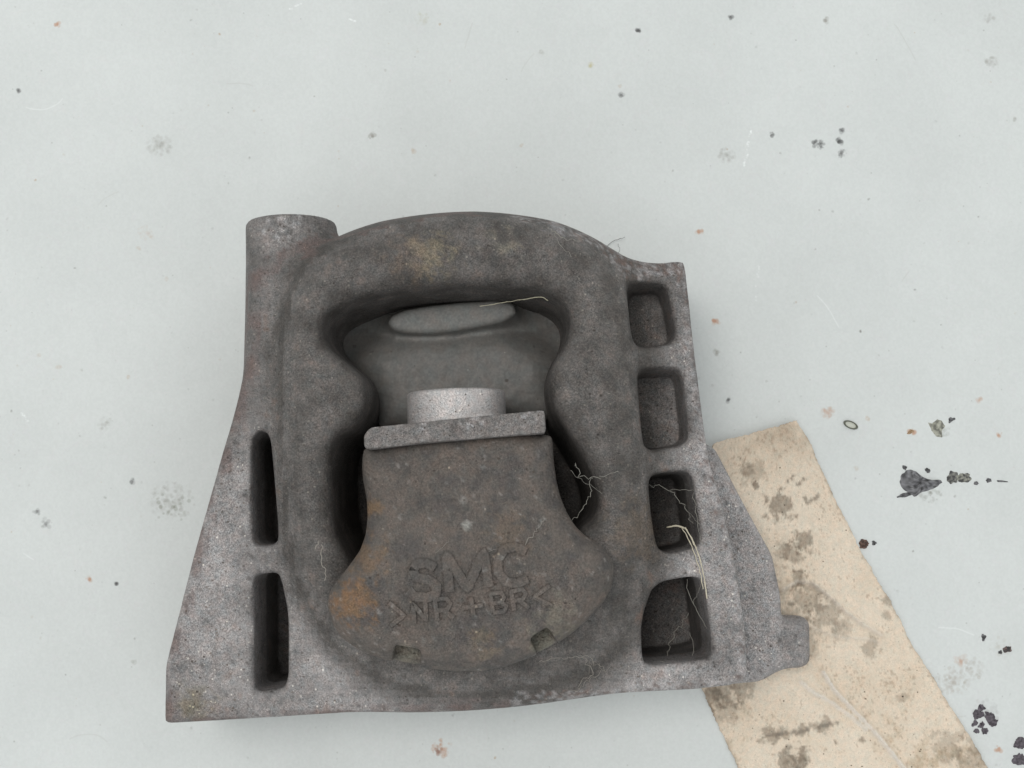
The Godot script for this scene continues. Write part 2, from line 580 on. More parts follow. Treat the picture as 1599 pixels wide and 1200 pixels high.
	# raised lettering moulded on the rubber: each letter a ribbon that follows the surface
	var glyphs := [
		["letter", 2.2, [pts([-16.7, 45.8, -18.4, 44.7, -20.6, 44.9, -21.6, 46.3, -20.6, 47.8, -17.8, 48.4, -16.3, 49.6, -16.4, 51.3, -18.3, 52.1, -21.1, 51.9, -22.5, 50.6])]],
		["letter", 2.2, [pts([-13.5, 50.9, -14.3, 42.9, -9.7, 50.1, -6.1, 42.3, -5.0, 49.8])]],
		["letter", 2.2, [pts([3.1, 42.3, 0.9, 41.1, -1.6, 41.7, -3.1, 44.0, -3.0, 46.6, -1.3, 48.7, 1.2, 49.1, 3.4, 48.0])]],
		["letter", 1.1, [pts([-26.6, 53.2, -23.3, 55.9, -26.2, 58.1])]],
		["letter", 1.1, [pts([-21.1, 57.6, -21.4, 53.4, -18.5, 57.0, -18.8, 52.8])]],
		["letter", 1.1, [pts([-16.1, 57.0, -16.7, 52.5, -14.2, 52.3, -13.3, 53.4, -14.0, 54.6, -16.1, 54.9]), pts([-14.7, 54.8, -12.6, 56.5])]],
		["letter", 1.1, [pts([-10.8, 54.3, -6.3, 53.7]), pts([-8.9, 52.0, -8.3, 55.9])]],
		["letter", 1.1, [pts([-4.1, 55.4, -4.7, 51.3, -2.4, 51.0, -1.7, 52.0, -2.4, 53.1, -4.3, 53.4]), pts([-2.4, 53.1, -1.2, 53.9, -1.7, 55.0, -4.1, 55.4])]],
		["letter", 1.1, [pts([0.5, 54.9, -0.2, 50.8, 2.2, 50.3, 3.0, 51.3, 2.3, 52.5, 0.2, 52.8]), pts([1.6, 52.7, 3.7, 54.3])]],
		["letter", 1.1, [pts([8.2, 49.5, 4.7, 52.0, 8.7, 53.9])]]]
	for g in glyphs:
		var st := SurfaceTool.new()
		st.begin(Mesh.PRIMITIVE_TRIANGLES)
		for l in g[2]:
			ribbon(st, l, g[1], 0.68, base)
		child(block, g[0], st.commit(), rubber)
	var ring := PackedVector2Array()
	for i in 26:
		var a := lerpf(2.6, 5.9, i / 25.0)
		ring.append(Vector2(-13.5, 29.2) + Vector2(cos(a), sin(a)) * 7.2)
	var rs := SurfaceTool.new()
	rs.begin(Mesh.PRIMITIVE_TRIANGLES)
	ribbon(rs, ring, 0.55, 0.16, base)
	child(block, "moulded_ring", rs.commit(), rubber)

func ribbon(st: SurfaceTool, line: PackedVector2Array, w: float, h: float, base: Vector3) -> void:
	# resample, then sweep a low trapezium along the surface
	var path := PackedVector2Array()
	for i in line.size() - 1:
		var n := maxi(1, int(line[i].distance_to(line[i + 1]) / 0.5))
		for j in n:
			path.append(line[i].lerp(line[i + 1], float(j) / n))
	path.append(line[line.size() - 1])
	var rows := []
	for i in path.size():
		var t := (path[mini(i + 1, path.size() - 1)] - path[maxi(i - 1, 0)]).normalized()
		var s := Vector2(-t.y, t.x)
		var row := []
		for q in [[-0.5, -0.3], [-0.47, h * 0.8], [-0.38, h], [0.38, h], [0.47, h * 0.8], [0.5, -0.3]]:
			var ww: float = w * (1.0 + 0.12 * noise_c.get_noise_2d(path[i].x * 2.0, path[i].y * 2.0))
			var p: Vector2 = path[i] + s * float(q[0] * ww)
			row.append(Vector3(p.x, rubber_height(p) + q[1], p.y))
		rows.append(row)
	for i in rows.size() - 1:
		for j in 5:
			face(st, rows[i][j], rows[i + 1][j], rows[i + 1][j + 1], rows[i][j + 1], base)
	for e in [0, rows.size() - 1]:
		var r: Array = rows[e]
		for j in range(1, 4):
			face(st, r[0], r[j], r[j + 1], r[5], base)

func face(st: SurfaceTool, a: Vector3, b: Vector3, c: Vector3, d: Vector3, base: Vector3) -> void:
	var n := (c - a).cross(b - a)
	if n.y < 0:
		n = -n
	n = n.normalized()
	for v in [a, b, c, a, c, d]:
		st.set_normal(n)
		st.set_color(rubber_tone(v))
		st.add_vertex(v * MM - base)

# what the surfaces are stained with (linear colours, in the grain texture's terms)
func shade_metal(v: Vector3, n: Vector3, part: int, f: PackedFloat32Array) -> Color:
	var p := Vector2(v.x, v.z)
	var na := noise_a.get_noise_3dv(v)
	var nb := noise_b.get_noise_3dv(v)
	var nc := noise_c.get_noise_3dv(v)
	var dark := Color(0.195, 0.176, 0.160)      # road dirt on the arch
	var bare := Color(0.80, 0.755, 0.74)      # bare cast alloy of the flanges
	var w := 0.0
	if part == 1:
		w = 0.35 + 0.4 * ss(-63.0, -70.0, v.x)
	elif part == 2:
		w = 0.65
	elif part == 0:
		w = 0.25 * ss(30.0, 15.0, v.x) * 0.3 + 0.10 * ss(-3.0, 0.0, f[1])
	else:
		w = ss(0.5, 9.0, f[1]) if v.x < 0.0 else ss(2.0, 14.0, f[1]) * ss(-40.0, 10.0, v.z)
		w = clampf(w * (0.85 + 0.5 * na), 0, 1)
		if part == 5:
			w = 1.0
		if part == 3:
			w *= lerpf(0.35, 1.0, ss(5.0, 40.0, v.z))
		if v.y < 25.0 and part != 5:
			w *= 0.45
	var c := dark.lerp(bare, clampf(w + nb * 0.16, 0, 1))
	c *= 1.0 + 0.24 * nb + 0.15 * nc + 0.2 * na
	# rust, moss-coloured dirt and chalky wear
	c = c.lerp(Color(0.40, 0.22, 0.14), 0.40 * ss(0.30, 0.62, nb + 0.25 * nc) * (0.5 if part < 3 else 1.0))
	c = c.lerp(Color(0.50, 0.42, 0.28), 0.75 * blot(p, Vector2(-18.3, -25.0), 6.0, 0.9, 0.9))
	c = c.lerp(Color(0.46, 0.40, 0.30), 0.6 * blot(p, Vector2(-2.1, -27.4), 5.0, 0.9, 1.0) * ss(0.1, 0.5, nb + 0.4))
	c = c.lerp(Color(0.36, 0.26, 0.19), 0.4 * blot(p, Vector2(-22.9, -24.3), 7.0, 0.9, 0.9))
	c = c.lerp(Color(0.40, 0.28, 0.18), 0.35 * blot(p, Vector2(28.8, 38.0), 9.0, 0.9, 0.7))
	c = c.lerp(Color(0.45, 0.36, 0.2), 0.5 * blot(p, Vector2(-73.3, 77.5), 6.0, 0.9, 0.8))
	var wear := ss(0.22, 0.5, nc + 0.3 * nb) * ss(0.25, 0.75, absf(n.x) + absf(n.z)) * ss(0.2, 0.5, n.y)
	c = c.lerp(Color(1.0, 0.95, 0.94), 0.7 * wear * (1.0 if part > 0 else 0.4))
	c = c.lerp(Color(1.0, 0.97, 0.97), 0.6 * blot(p, Vector2(-54.4, -33.8), 5.0, 0.8, 1.2) * ss(0.0, 0.4, nc + 0.1))
	c = c.lerp(Color(0.9, 0.87, 0.9), 0.5 * blot(p, Vector2(10.7, -32.3), 3.0, 0.8, 1.0))
	c = c.lerp(Color(0.14, 0.12, 0.11), 0.6 * ss(0.42, 0.60, -nc - 0.2 * nb))
	if part == 4 and f[0] > -2.6 and v.y > 36.0:
		c = c.lerp(Color(1.0, 0.95, 0.95), 0.45 * ss(-0.1, 0.3, nc + 0.3 * nb))
		c = c.lerp(Color(0.36, 0.24, 0.20), 0.6 * ss(0.1, 0.4, -nc + 0.4 * na))
	# dark stripe of dirt along the left flange's edge
	if part == 3:
		c = c.lerp(Color(0.30, 0.21, 0.19), 0.7 * ss(-3.2, -0.5, f[0]) * ss(-0.25, 0.2, nb))
	c.a = 1.0
	return c

func rubber_tone(v: Vector3) -> Color:
	var p := Vector2(v.x, v.z)
	var na := noise_a.get_noise_3dv(v)
	var nb := noise_b.get_noise_3dv(v + Vector3(70, 0, 0))
	var nc := noise_c.get_noise_3dv(v)
	var c := Color(0.255, 0.222, 0.196)
	c *= 1.0 + 0.18 * nb + 0.10 * nc + 0.25 * na
	c = c.lerp(Color(0.315, 0.25, 0.21), 0.55 * ss(-0.05, 0.4, nb))
	c = c.lerp(Color(0.17, 0.155, 0.15), 0.6 * ss(0.05, 0.45, -nb + 0.4 * na))
	c = c.lerp(Color(0.50, 0.27, 0.12), 0.75 * blot(p, Vector2(-34.3, 53.0), 6.2, 0.9, 0.8))
	c = c.lerp(Color(0.42, 0.26, 0.14), 0.55 * blot(p, Vector2(-31.9, 43.5), 6.0, 0.9, 0.8))
	c = c.lerp(Color(0.48, 0.29, 0.14), 0.6 * blot(p, Vector2(-31.5, 32.5), 3.4, 0.9, 0.7))
	c = c.lerp(Color(0.40, 0.29, 0.20), 0.4 * blot(p, Vector2(-1.3, 37.9), 6.0, 0.9, 1.0))
	c = c.lerp(Color(0.42, 0.32, 0.21), 0.5 * blot(p, Vector2(-6.2, 61.5), 4.0, 0.9, 1.0))
	c = c.lerp(Color(0.48, 0.43, 0.33), 0.45 * blot(p, Vector2(9.6, 57.1), 6.0, 0.9, 0.9))
	c = c.lerp(Color(0.55, 0.51, 0.40), 0.6 * blot(p, Vector2(-23.2, 65.0), 3.6, 0.5, 0.4))
	c = c.lerp(Color(0.46, 0.44, 0.34), 0.6 * blot(p, Vector2(6.6, 61.9), 3.4, 0.5, 0.4))
	c = c.lerp(Color(0.95, 0.93, 0.85), 0.6 * blot(p, Vector2(-9.8, 36.3), 1.3, 0.6, 0.6))
	c = c.lerp(Color(0.85, 0.80, 0.75), 0.5 * blot(p, Vector2(-11.0, 30.8), 1.0, 0.6, 0.6))
	c = c.lerp(Color(0.75, 0.72, 0.68), 0.4 * ss(0.42, 0.6, nc))
	c = c.lerp(Color(0.12, 0.11, 0.10), 0.5 * ss(0.40, 0.6, -nc))
	c.a = 1.0
	return c

func shade_rubber(v: Vector3, n: Vector3, part: int, f: PackedFloat32Array) -> Color:
	var c := rubber_tone(v)
	if part > 0:     # greyer dust film inside the opening
		c = c.lerp(Color(0.43, 0.42, 0.395), 0.85)
	if part == 2:
		c = c.lerp(Color(0.50, 0.49, 0.46), 0.85)
	c.a = 1.0
	return c

func shade_core(v: Vector3, n: Vector3, part: int, f: PackedFloat32Array) -> Color:
	var nb := noise_b.get_noise_3dv(v)
	var nc := noise_c.get_noise_3dv(v)
	if part == 1:
		var a := Color(0.80, 0.755, 0.735) * (1.0 + 0.12 * nb + 0.15 * nc)
		a.a = 1.0
		return a
	var p := Vector2(v.x, v.z)
	var c := Color(0.44, 0.405, 0.385) * (1.0 + 0.3 * nb + 0.35 * nc)
	c = c.lerp(Color(1.0, 0.97, 0.98), 0.8 * ss(0.12, 0.35, nc) * (blot(p, Vector2(-19.7, 15.3), 3.0, 0.9, 0.8) + blot(p, Vector2(-8.7, 14.2), 3.4, 0.9, 0.8) + blot(p, Vector2(3.6, 12.8), 2.5, 0.9, 0.8)))
	c = c.lerp(Color(0.2, 0.18, 0.17), 0.6 * blot(p, Vector2(-12.7, 15.6), 2.0, 0.7, 0.4))
	c = c.lerp(Color(0.7, 0.66, 0.65), 0.6 * ss(0.2, 0.6, absf(n.z)) * ss(-0.1, 0.3, nc))
	c.a = 1.0
	return c

# ------------------------------------------------------------------ the panel it lies on
func build_table() -> void:
	# paint with its specks, smears and scratches: one picture over 0.36 m, laid mirrored beyond
	var w := 2048
	var h := 1536
	var span := Vector2(360.0, 270.0)
	var px := w / span.x
	var n := FastNoiseLite.new()
	n.seed = 5
	n.frequency = 0.004
	n.fractal_octaves = 5
	var im := n.get_image(w, h)
	im.convert(Image.FORMAT_RGBA8)
	# narrow the noise to a faint mottle
	var ov := Image.create(w, h, false, Image.FORMAT_RGBA8)
	ov.fill(Color(0.783, 0.797, 0.791, 0.976))
	im.blend_rect(ov, Rect2i(0, 0, w, h), Vector2i.ZERO)
	var n2 := FastNoiseLite.new()
	n2.seed = 77
	n2.noise_type = FastNoiseLite.TYPE_VALUE
	n2.frequency = 0.35
	var fine := n2.get_image(w, h)
	fine.convert(Image.FORMAT_RGBA8)
	var fd := fine.get_data()
	for i in range(3, fd.size(), 4):
		fd[i] = 9
	im.blend_rect(Image.create_from_data(w, h, false, Image.FORMAT_RGBA8, fd), Rect2i(0, 0, w, h), Vector2i.ZERO)
	var r := RandomNumberGenerator.new()
	r.seed = 902
	# fine flecks everywhere
	for k in 2200:
		var c := Vector2(r.randf() * w, r.randf() * h)
		var a := 0.06 + 0.38 * pow(r.randf(), 6.0)
		var tone := Color(0.36, 0.35, 0.33) if r.randf() < 0.75 else Color(0.62, 0.52, 0.42)
		speck(im, c, r.randf_range(0.5, 1.1) + 1.0 * pow(r.randf(), 9.0), tone, a, r)
	for k in 80:
		var c := Vector2(r.randf() * w, r.randf() * h)
		speck(im, c, r.randf_range(1.6, 3.6), Color(0.68, 0.61, 0.54) if r.randf() < 0.6 else Color(0.55, 0.55, 0.52), r.randf_range(0.10, 0.28), r)
	for k in 40:      # fine hairline scratches
		var c := Vector2(r.randf() * w, r.randf() * h)
		var d := Vector2.from_angle(r.randf() * TAU)
		var curl := r.randf_range(-0.02, 0.02)
		var tone := Color(0.93, 0.94, 0.94) if r.randf() < 0.4 else Color(0.68, 0.68, 0.66)
		for i in r.randi_range(15, 70):
			dab(im, c, 0.8, tone, 0.22)
			c += d
			d = d.rotated(curl + r.randf_range(-0.05, 0.05))
	# marks seen on the panel: centre (mm), radius (mm), tone, strength, number of dabs
	var soil := Color(0.50, 0.49, 0.46)
	var soot := Color(0.22, 0.22, 0.22)
	var rusty := Color(0.66, 0.48, 0.38)
	var marks := [
		[Vector2(-94.3, -64.2), 3.6, soil, 0.10, 150], [Vector2(-89.0, 30.6), 6.0, soil, 0.16, 160], [Vector2(-89.0, 32.0), 5.0, Color(0.42, 0.43, 0.38), 0.4, 26],
		[Vector2(-106.8, 10.5), 2.0, soil, 0.16, 30], [Vector2(-121.7, 36.5), 1.6, soot, 0.18, 18], [Vector2(-124.1, 33.6), 1.3, soot, 0.25, 10], [Vector2(-99.7, 25.6), 0.9, soot, 0.25, 10],
		[Vector2(82.2, -64.7), 1.7, soot, 0.32, 40], [Vector2(87.7, -65.2), 1.0, soot, 0.45, 16], [Vector2(88.3, -62.0), 1.4, soot, 0.3, 22], [Vector2(88.4, -68.2), 0.8, soot, 0.4, 10], [Vector2(69.8, -67.3), 0.6, soot, 0.5, 8],
		[Vector2(57.6, -61.5), 2.4, soil, 0.14, 50], [Vector2(83.2, 7.6), 1.7, rusty, 0.16, 60], [Vector2(105.1, 12.5), 0.9, rusty, 0.4, 16], [Vector2(123.2, 4.1), 1.0, rusty, 0.25, 12], [Vector2(128.3, 13.4), 0.8, rusty, 0.3, 10],
		[Vector2(129.4, -87.3), 1.8, soil, 0.16, 40], [Vector2(129.1, -99.2), 1.6, soil, 0.12, 30], [Vector2(85.0, -98.8), 0.9, soil, 0.35, 12], [Vector2(59.2, -99.5), 0.7, soot, 0.4, 9], [Vector2(34.2, -96.0), 0.5, soot, 0.5, 8],
		[Vector2(-37.4, -66.8), 1.0, soil, 0.4, 14], [Vector2(-122.9, -97.8), 0.9, rusty, 0.4, 12], [Vector2(-132.8, -79.3), 0.6, soot, 0.4, 9], [Vector2(-24.2, -99.2), 2.2, Color(0.63, 0.62, 0.52), 0.12, 40], [Vector2(49.9, -40.8), 0.9, rusty, 0.35, 14], [Vector2(53.7, -16.7), 1.3, rusty, 0.35, 18],
		[Vector2(54.2, -8.5), 1.0, soil, 0.3, 14], [Vector2(56.9, 4.2), 0.6, soot, 0.4, 8], [Vector2(-97.5, -40.5), 2.6, rusty, 0.07, 40], [Vector2(-18.0, 94.0), 2.6, rusty, 0.30, 46], [Vector2(-19.0, 94.6), 1.2, Color(0.5, 0.36, 0.3), 0.4, 18],
		[Vector2(113.7, 77.3), 4.5, Color(0.50, 0.44, 0.38), 0.13, 150], [Vector2(118.5, 74.0), 3.4, Color(0.5, 0.45, 0.4), 0.14, 70], [Vector2(116.1, 71.6), 1.8, rusty, 0.18, 30], [Vector2(126.1, 68.3), 3.0, Color(0.6, 0.57, 0.5), 0.1, 40], [Vector2(122.3, 84.6), 4.0, Color(0.45, 0.43, 0.43), 0.10, 80],
		[Vector2(125.2, 94.3), 1.0, rusty, 0.4, 14], [Vector2(109.4, 28.6), 3.2, Color(0.45, 0.45, 0.42), 0.25, 50], [Vector2(112.9, 12.2), 2.2, Color(0.45, 0.46, 0.42), 0.2, 30], [Vector2(-109.9, 51.0), 1.0, rusty, 0.3, 10], [Vector2(-102.8, 52.2), 0.5, soot, 0.5, 8], [Vector2(29.4, -77.9), 0.7, soot, 0.3, 8], [Vector2(21.2, -86.2), 0.9, Color(0.68, 0.65, 0.5), 0.3, 14]]
	for m in marks:
		for k in m[4]:
			var a := r.randf() * TAU
			var q: float = m[1] * pow(r.randf(), 0.75)
			var c: Vector2 = (m[0] + Vector2(cos(a), sin(a) * 0.85) * q + span * 0.5) * px
			dab(im, c, r.randf_range(0.8, 3.2), m[2], m[3] * r.randf_range(0.25, 0.85))
	# white scuffs
	for l in [pts([64.6, -69.1, 63.3, -65.2, 62.9, -61.2, 61.8, -58.2]), pts([-60.2, -101.9, -57.1, -103.5]), pts([-44.1, -99.2, -42.2, -98.5]), pts([65.6, -31.6, 64.6, -22.2]), pts([-129.7, 6.8, -127.1, 10.1])]:
		var ln: PackedVector2Array = l
		for i in ln.size() - 1:
			for k in 12:
				dab(im, (ln[i].lerp(ln[i + 1], r.randf()) + Vector2(r.randf_range(-0.3, 0.3), 0) + span * 0.5) * px, r.randf_range(0.7, 1.6), Color(0.95, 0.96, 0.96), 0.25)
	im.generate_mipmaps()
	var m := StandardMaterial3D.new()
	m.albedo_texture = ImageTexture.create_from_image(im)
	m.normal_enabled = true
	m.normal_texture = ImageTexture.create_from_image(bump_image(512, 31, 0.02, 2.0, 4))
	m.normal_scale = 0.12
	m.roughness = 0.5
	m.metallic_specular = 0.4
	# top sheet in mirrored tiles round the middle one
	var st := SurfaceTool.new()
	st.begin(Mesh.PRIMITIVE_TRIANGLES)
	for i in range(-2, 3):
		for j in range(-2, 3):
			var x0 := (i - 0.5) * span.x * MM
			var x1 := (i + 0.5) * span.x * MM
			var z0 := (j - 0.5) * span.y * MM
			var z1 := (j + 0.5) * span.y * MM
			var u0 := 1.0 if i % 2 != 0 else 0.0
			var v0 := 1.0 if j % 2 != 0 else 0.0
			var c := [[x0, z0, u0, v0], [x1, z0, 1.0 - u0, v0], [x1, z1, 1.0 - u0, 1.0 - v0], [x0, z1, u0, 1.0 - v0]]
			for q in [0, 1, 2, 0, 2, 3]:
				st.set_normal(Vector3.UP)
				st.set_uv(Vector2(c[q][2], c[q][3]))
				st.add_vertex(Vector3(c[q][0], 0, c[q][1]))
	# skirt and underside so that it has thickness
	var X := 2.5 * span.x * MM
	var Z := 2.5 * span.y * MM
	var cs := [Vector3(-X, 0, -Z), Vector3(X, 0, -Z), Vector3(X, 0, Z), Vector3(-X, 0, Z)]
	for i in 4:
		var a: Vector3 = cs[i]
		var b: Vector3 = cs[(i + 1) % 4]
		var dn := Vector3(0, -0.02, 0)
		for v in [a, a + dn, b, b, a + dn, b + dn]:
			st.set_normal((a + b).normalized())
			st.set_uv(Vector2(0.5, 0.5))
			st.add_vertex(v)
	st.generate_tangents()
	var o := MeshInstance3D.new()
	o.name = numbered("panel_surface")
	o.mesh = st.commit()
	o.material_override = m
	o.set_meta("kind", "structure")
	o.set_meta("label", "pale grey painted panel with specks and smears")
	add_child(o, true)

func dab(im: Image, c: Vector2, r: float, tone: Color, a: float) -> void:
	var x0 := maxi(0, int(c.x - r - 1))
	var x1 := mini(im.get_width() - 1, int(c.x + r + 1))
	var y0 := maxi(0, int(c.y - r - 1))
	var y1 := mini(im.get_height() - 1, int(c.y + r + 1))
	for x in range(x0, x1 + 1):
		for y in range(y0, y1 + 1):
			var d := Vector2(x + 0.5, y + 0.5).distance_to(c)
			var k := clampf(r + 0.5 - d, 0.0, 1.0) * a
			if k > 0.0:
				im.set_pixel(x, y, im.get_pixel(x, y).lerp(tone, k))

func speck(im: Image, c: Vector2, r: float, tone: Color, a: float, g: RandomNumberGenerator) -> void:
	dab(im, c, r, tone, a)
	if r > 1.2:
		for k in 3:
			dab(im, c + Vector2.from_angle(g.randf() * TAU) * r * 0.9, r * g.randf_range(0.4, 0.8), tone, a * 0.8)

# ------------------------------------------------------------------ the strip of dirty card
func build_card() -> void:
	# left and right edges from the far end to beyond the frame
	var left := pts([52.6, 15.8, 47.7, 30.3, 43.7, 46.9, 43.1, 63.3, 47.9, 76.7, 51.5, 84.8, 55.1, 92.5, 57.8, 98.6, 62.2, 108.5, 68.6, 121.3])
	var right := pts([74.5, 9.7, 77.6, 14.9, 82.0, 25.3, 86.2, 34.0, 90.8, 43.9, 97.2, 55.1, 104.2, 69.0, 109.3, 77.2, 113.7, 84.8, 121.5, 98.1, 127.7, 108.9, 135.4, 121.3])
	var creases := [
		[pts([70.1, 53.8, 74.0, 51.5, 77.8, 52.1, 81.7, 55.1, 86.0, 59.2, 91.2, 63.0, 95.2, 65.3]), 1.1, 0.8, 0.35],
		[pts([76.6, 63.0, 81.2, 64.9, 86.1, 66.2, 91.4, 66.1, 94.7, 67.2]), 0.9, 0.5, 0.2],
		[pts([80.0, 74.7, 82.9, 79.3, 87.4, 84.1, 92.2, 89.0, 96.2, 93.8, 100.5, 99.3]), 1.2, 0.9, 0.9],
		[pts([74.3, 77.3, 78.4, 80.4, 82.8, 82.8, 88.1, 86.7, 90.9, 89.3]), 1.1, 0.6, 0.7],
		[pts([76.2, 79.9, 79.2, 81.2, 80.9, 80.1, 79.9, 78.3]), 0.8, 0.4, 0.1]]
	var stains := [
		[Vector2(69.9, 32.0), 4.4, 0.80], [Vector2(75.5, 41.3), 3.5, 0.78], [Vector2(72.6, 44.9), 3.2, 0.6], [Vector2(70.3, 43.9), 2.6, 0.45], [Vector2(74.2, 51.0), 2.6, 0.75], [Vector2(63.3, 23.3), 4.0, 0.4], [Vector2(61.2, 22.3), 2.4, 0.5], [Vector2(63.6, 26.6), 1.2, 0.75],
		[Vector2(83.6, 28.6), 1.0, 0.6], [Vector2(76.6, 30.0), 0.8, 0.7], [Vector2(66.3, 91.1), 3.0, 0.7], [Vector2(69.5, 90.1), 2.0, 0.6], [Vector2(74.4, 89.6), 1.8, 0.6], [Vector2(80.7, 88.0), 2.2, 0.65], [Vector2(77.7, 88.6), 1.8, 0.6], [Vector2(71.5, 97.7), 4.6, 0.72], [Vector2(73.9, 97.0), 3.5, 0.6],
		[Vector2(51.2, 81.2), 4.0, 0.75], [Vector2(54.5, 80.4), 4.0, 0.6], [Vector2(54.4, 84.4), 4.5, 0.45], [Vector2(59.4, 79.3), 3.5, 0.6], [Vector2(97.1, 56.4), 2.0, 0.6], [Vector2(97.0, 60.4), 1.5, 0.5], [Vector2(111.8, 93.3), 5.0, 0.4], [Vector2(118.3, 96.5), 5.5, 0.5], [Vector2(89.8, 91.9), 0.8, 0.8], [Vector2(83.1, 92.5), 0.7, 0.8],
		[Vector2(76.7, 56.7), 5.5, 0.5], [Vector2(81.3, 60.0), 5.0, 0.5], [Vector2(85.4, 63.3), 3.6, 0.38], [Vector2(92.7, 68.2), 3.0, 0.5], [Vector2(73.0, 60.0), 3.5, 0.4], [Vector2(100.6, 81.2), 1.6, 0.5], [Vector2(77.0, 68.2), 4.0, 0.3]]
	var streaks := [pts([71.7, 25.6, 73.7, 24.0]), pts([74.7, 26.6, 76.4, 25.3]), pts([77.2, 31.3, 80.0, 29.3]), pts([65.0, 90.9, 70.8, 90.3, 76.1, 89.5]), pts([78.4, 88.6, 83.7, 87.7])]
	var nu := 160
	var nv := 240
	var top := PackedVector3Array()
	var col := PackedColorArray()
	for j in nv + 1:
		var v := float(j) / nv
		var a := along(left, v)
		var b := along(right, v)
		for i in nu + 1:
			var u := float(i) / nu
			var p := a.lerp(b, u)
			var rag := noise_c.get_noise_2d(p.x * 1.6, p.y * 1.6) * 0.35 + noise_b.get_noise_2d(p.x, p.y) * 0.4
			if i == 0 or i == nu:
				p.x += rag
			if j == 0:
				p.y += rag * 0.8
			# it curls up a little at the far end and is creased where it was torn
			var y := 0.55 + 2.6 * pow(1.0 - v, 9.0) * (0.4 + 0.6 * (1.0 - u)) + 0.22 * noise_a.get_noise_2d(p.x * 2.0, p.y * 2.0) + 0.14 * noise_b.get_noise_2d(p.x, p.y) + 0.05 * noise_c.get_noise_2d(p.x, p.y)
			if p.x > 50.0:
				y += 0.5 * ss(0.55, 1.0, u) * (0.5 + noise_a.get_noise_2d(3.0, p.y * 1.5))
			else:
				y = minf(y, 0.75)
			var n1 := noise_b.get_noise_2d(p.x * 1.4 + 7.0, p.y * 1.4)
			var n2 := noise_c.get_noise_2d(p.x * 1.3, p.y * 1.3 + 31.0)
			var n0 := noise_a.get_noise_2d(p.x * 1.2, p.y * 1.2 + 200.0)
			var c := Color(0.72, 0.625, 0.505)
			c = c.lerp(Color(0.64, 0.52, 0.39), clampf(0.3 + 0.9 * n0, 0, 1) * 0.6)
			c *= 1.0 + 0.06 * n1 + 0.06 * n2
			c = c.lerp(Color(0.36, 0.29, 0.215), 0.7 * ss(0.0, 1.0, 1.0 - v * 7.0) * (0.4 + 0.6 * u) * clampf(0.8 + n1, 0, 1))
			c = c.lerp(Color(0.30, 0.225, 0.165), 0.5 * ss(0.36, 0.62, n2 + 0.35 * n1 + 0.35 * n0))
			c = c.lerp(Color(0.40, 0.31, 0.2), 0.5 * ss(0.12, 0.5, n1 + 0.5 * n0) * ss(0.6, 0.9, v + 0.2 * n0))
			c = c.lerp(Color(0.28, 0.22, 0.16), 0.45 * (1.0 - ss(0.0, 0.02, minf(u, 1.0 - u))) * clampf(0.5 + 1.6 * n1, 0, 1))
			for s in stains:
				var k := blot(p, s[0], s[1], 0.45, 0.75)
				if k > 0.0:
					c = c.lerp(Color(0.155, 0.122, 0.088), k * s[2] * 0.9 * clampf(0.9 + 0.4 * n2, 0, 1))
			for s in streaks:
				var k := 1.0 - ss(0.0, 0.75, line_dist(p, s) + 0.9 * n2 + 0.3 * n1)
				c = c.lerp(Color(0.17, 0.145, 0.115), k * 0.7)
			for q in creases:
				var d := line_dist(p, q[0])
				if d < 6.0:
					y += 1.3 * q[2] * ss(-0.25, 0.25, side_of(p, q[0])) * exp(-d * 0.45)
					y += 0.7 * q[2] * exp(-d * d / (q[1] * q[1] * 0.3)) - 0.35 * q[2] * exp(-pow(d - 1.3, 2.0) / 0.5)
					c = c.lerp(Color(0.74, 0.68, 0.60), q[3] * (1.0 - ss(0.3, 0.75, d + 0.3 * n2)))
			c.a = 1.0
			if p.x > 78.0 or p.y > 78.0 or p.y < 12.0:
				y = maxf(y, 0.45)
			top.append(Vector3(p.x, y, p.y) * MM)
			col.append(c)
	var st := SurfaceTool.new()
	st.begin(Mesh.PRIMITIVE_TRIANGLES)
	var base := Vector3(0.082, 0, 0.06)
	var w := nu + 1
	var count := top.size()
	for layer in 2:
		st.set_smooth_group(layer)
		for n in count:
			st.set_color(col[n])
			st.add_vertex(top[n] - base - Vector3(0, 0.00042 * layer, 0))
	for j in nv:
		for i in nu:
			var a := j * w + i
			for t in [a, a + 1, a + w, a + 1, a + w + 1, a + w]:
				st.add_index(t)
			for t in [a, a + w, a + 1, a + 1, a + w, a + w + 1]:
				st.add_index(t + count)
	var rim := []
	for i in nu:
		rim.append([i, i + 1])
		rim.append([nv * w + i + 1, nv * w + i])
	for j in nv:
		rim.append([(j + 1) * w, j * w])
		rim.append([j * w + nu, (j + 1) * w + nu])
	for e in rim:
		for t in [e[0], e[0] + count, e[1], e[1], e[0] + count, e[1] + count]:
			st.add_index(t)
	st.generate_normals()
	var m := cast_material(grain_image(512, 371, 0.88, 1.0, 0.0, 0.003), bump_image(512, 381, 0.05, 4.0, 4), 0.06, 0.85, 0.0, 0.5)
	var o := MeshInstance3D.new()
	o.name = numbered("card_strip")
	o.mesh = st.commit()
	o.material_override = m
	o.position = base
	tag(o, "torn strip of stained beige card half under the engine mount", "card")
	add_child(o, true)

func side_of(p: Vector2, l: PackedVector2Array) -> float:
	var b := 1e9
	var s := 0.0
	for i in l.size() - 1:
		var d := p.distance_squared_to(Geometry2D.get_closest_point_to_segment(p, l[i], l[i + 1]))
		if d < b:
			b = d
			s = (p - l[i]).cross((l[i + 1] - l[i]).normalized())
	return s

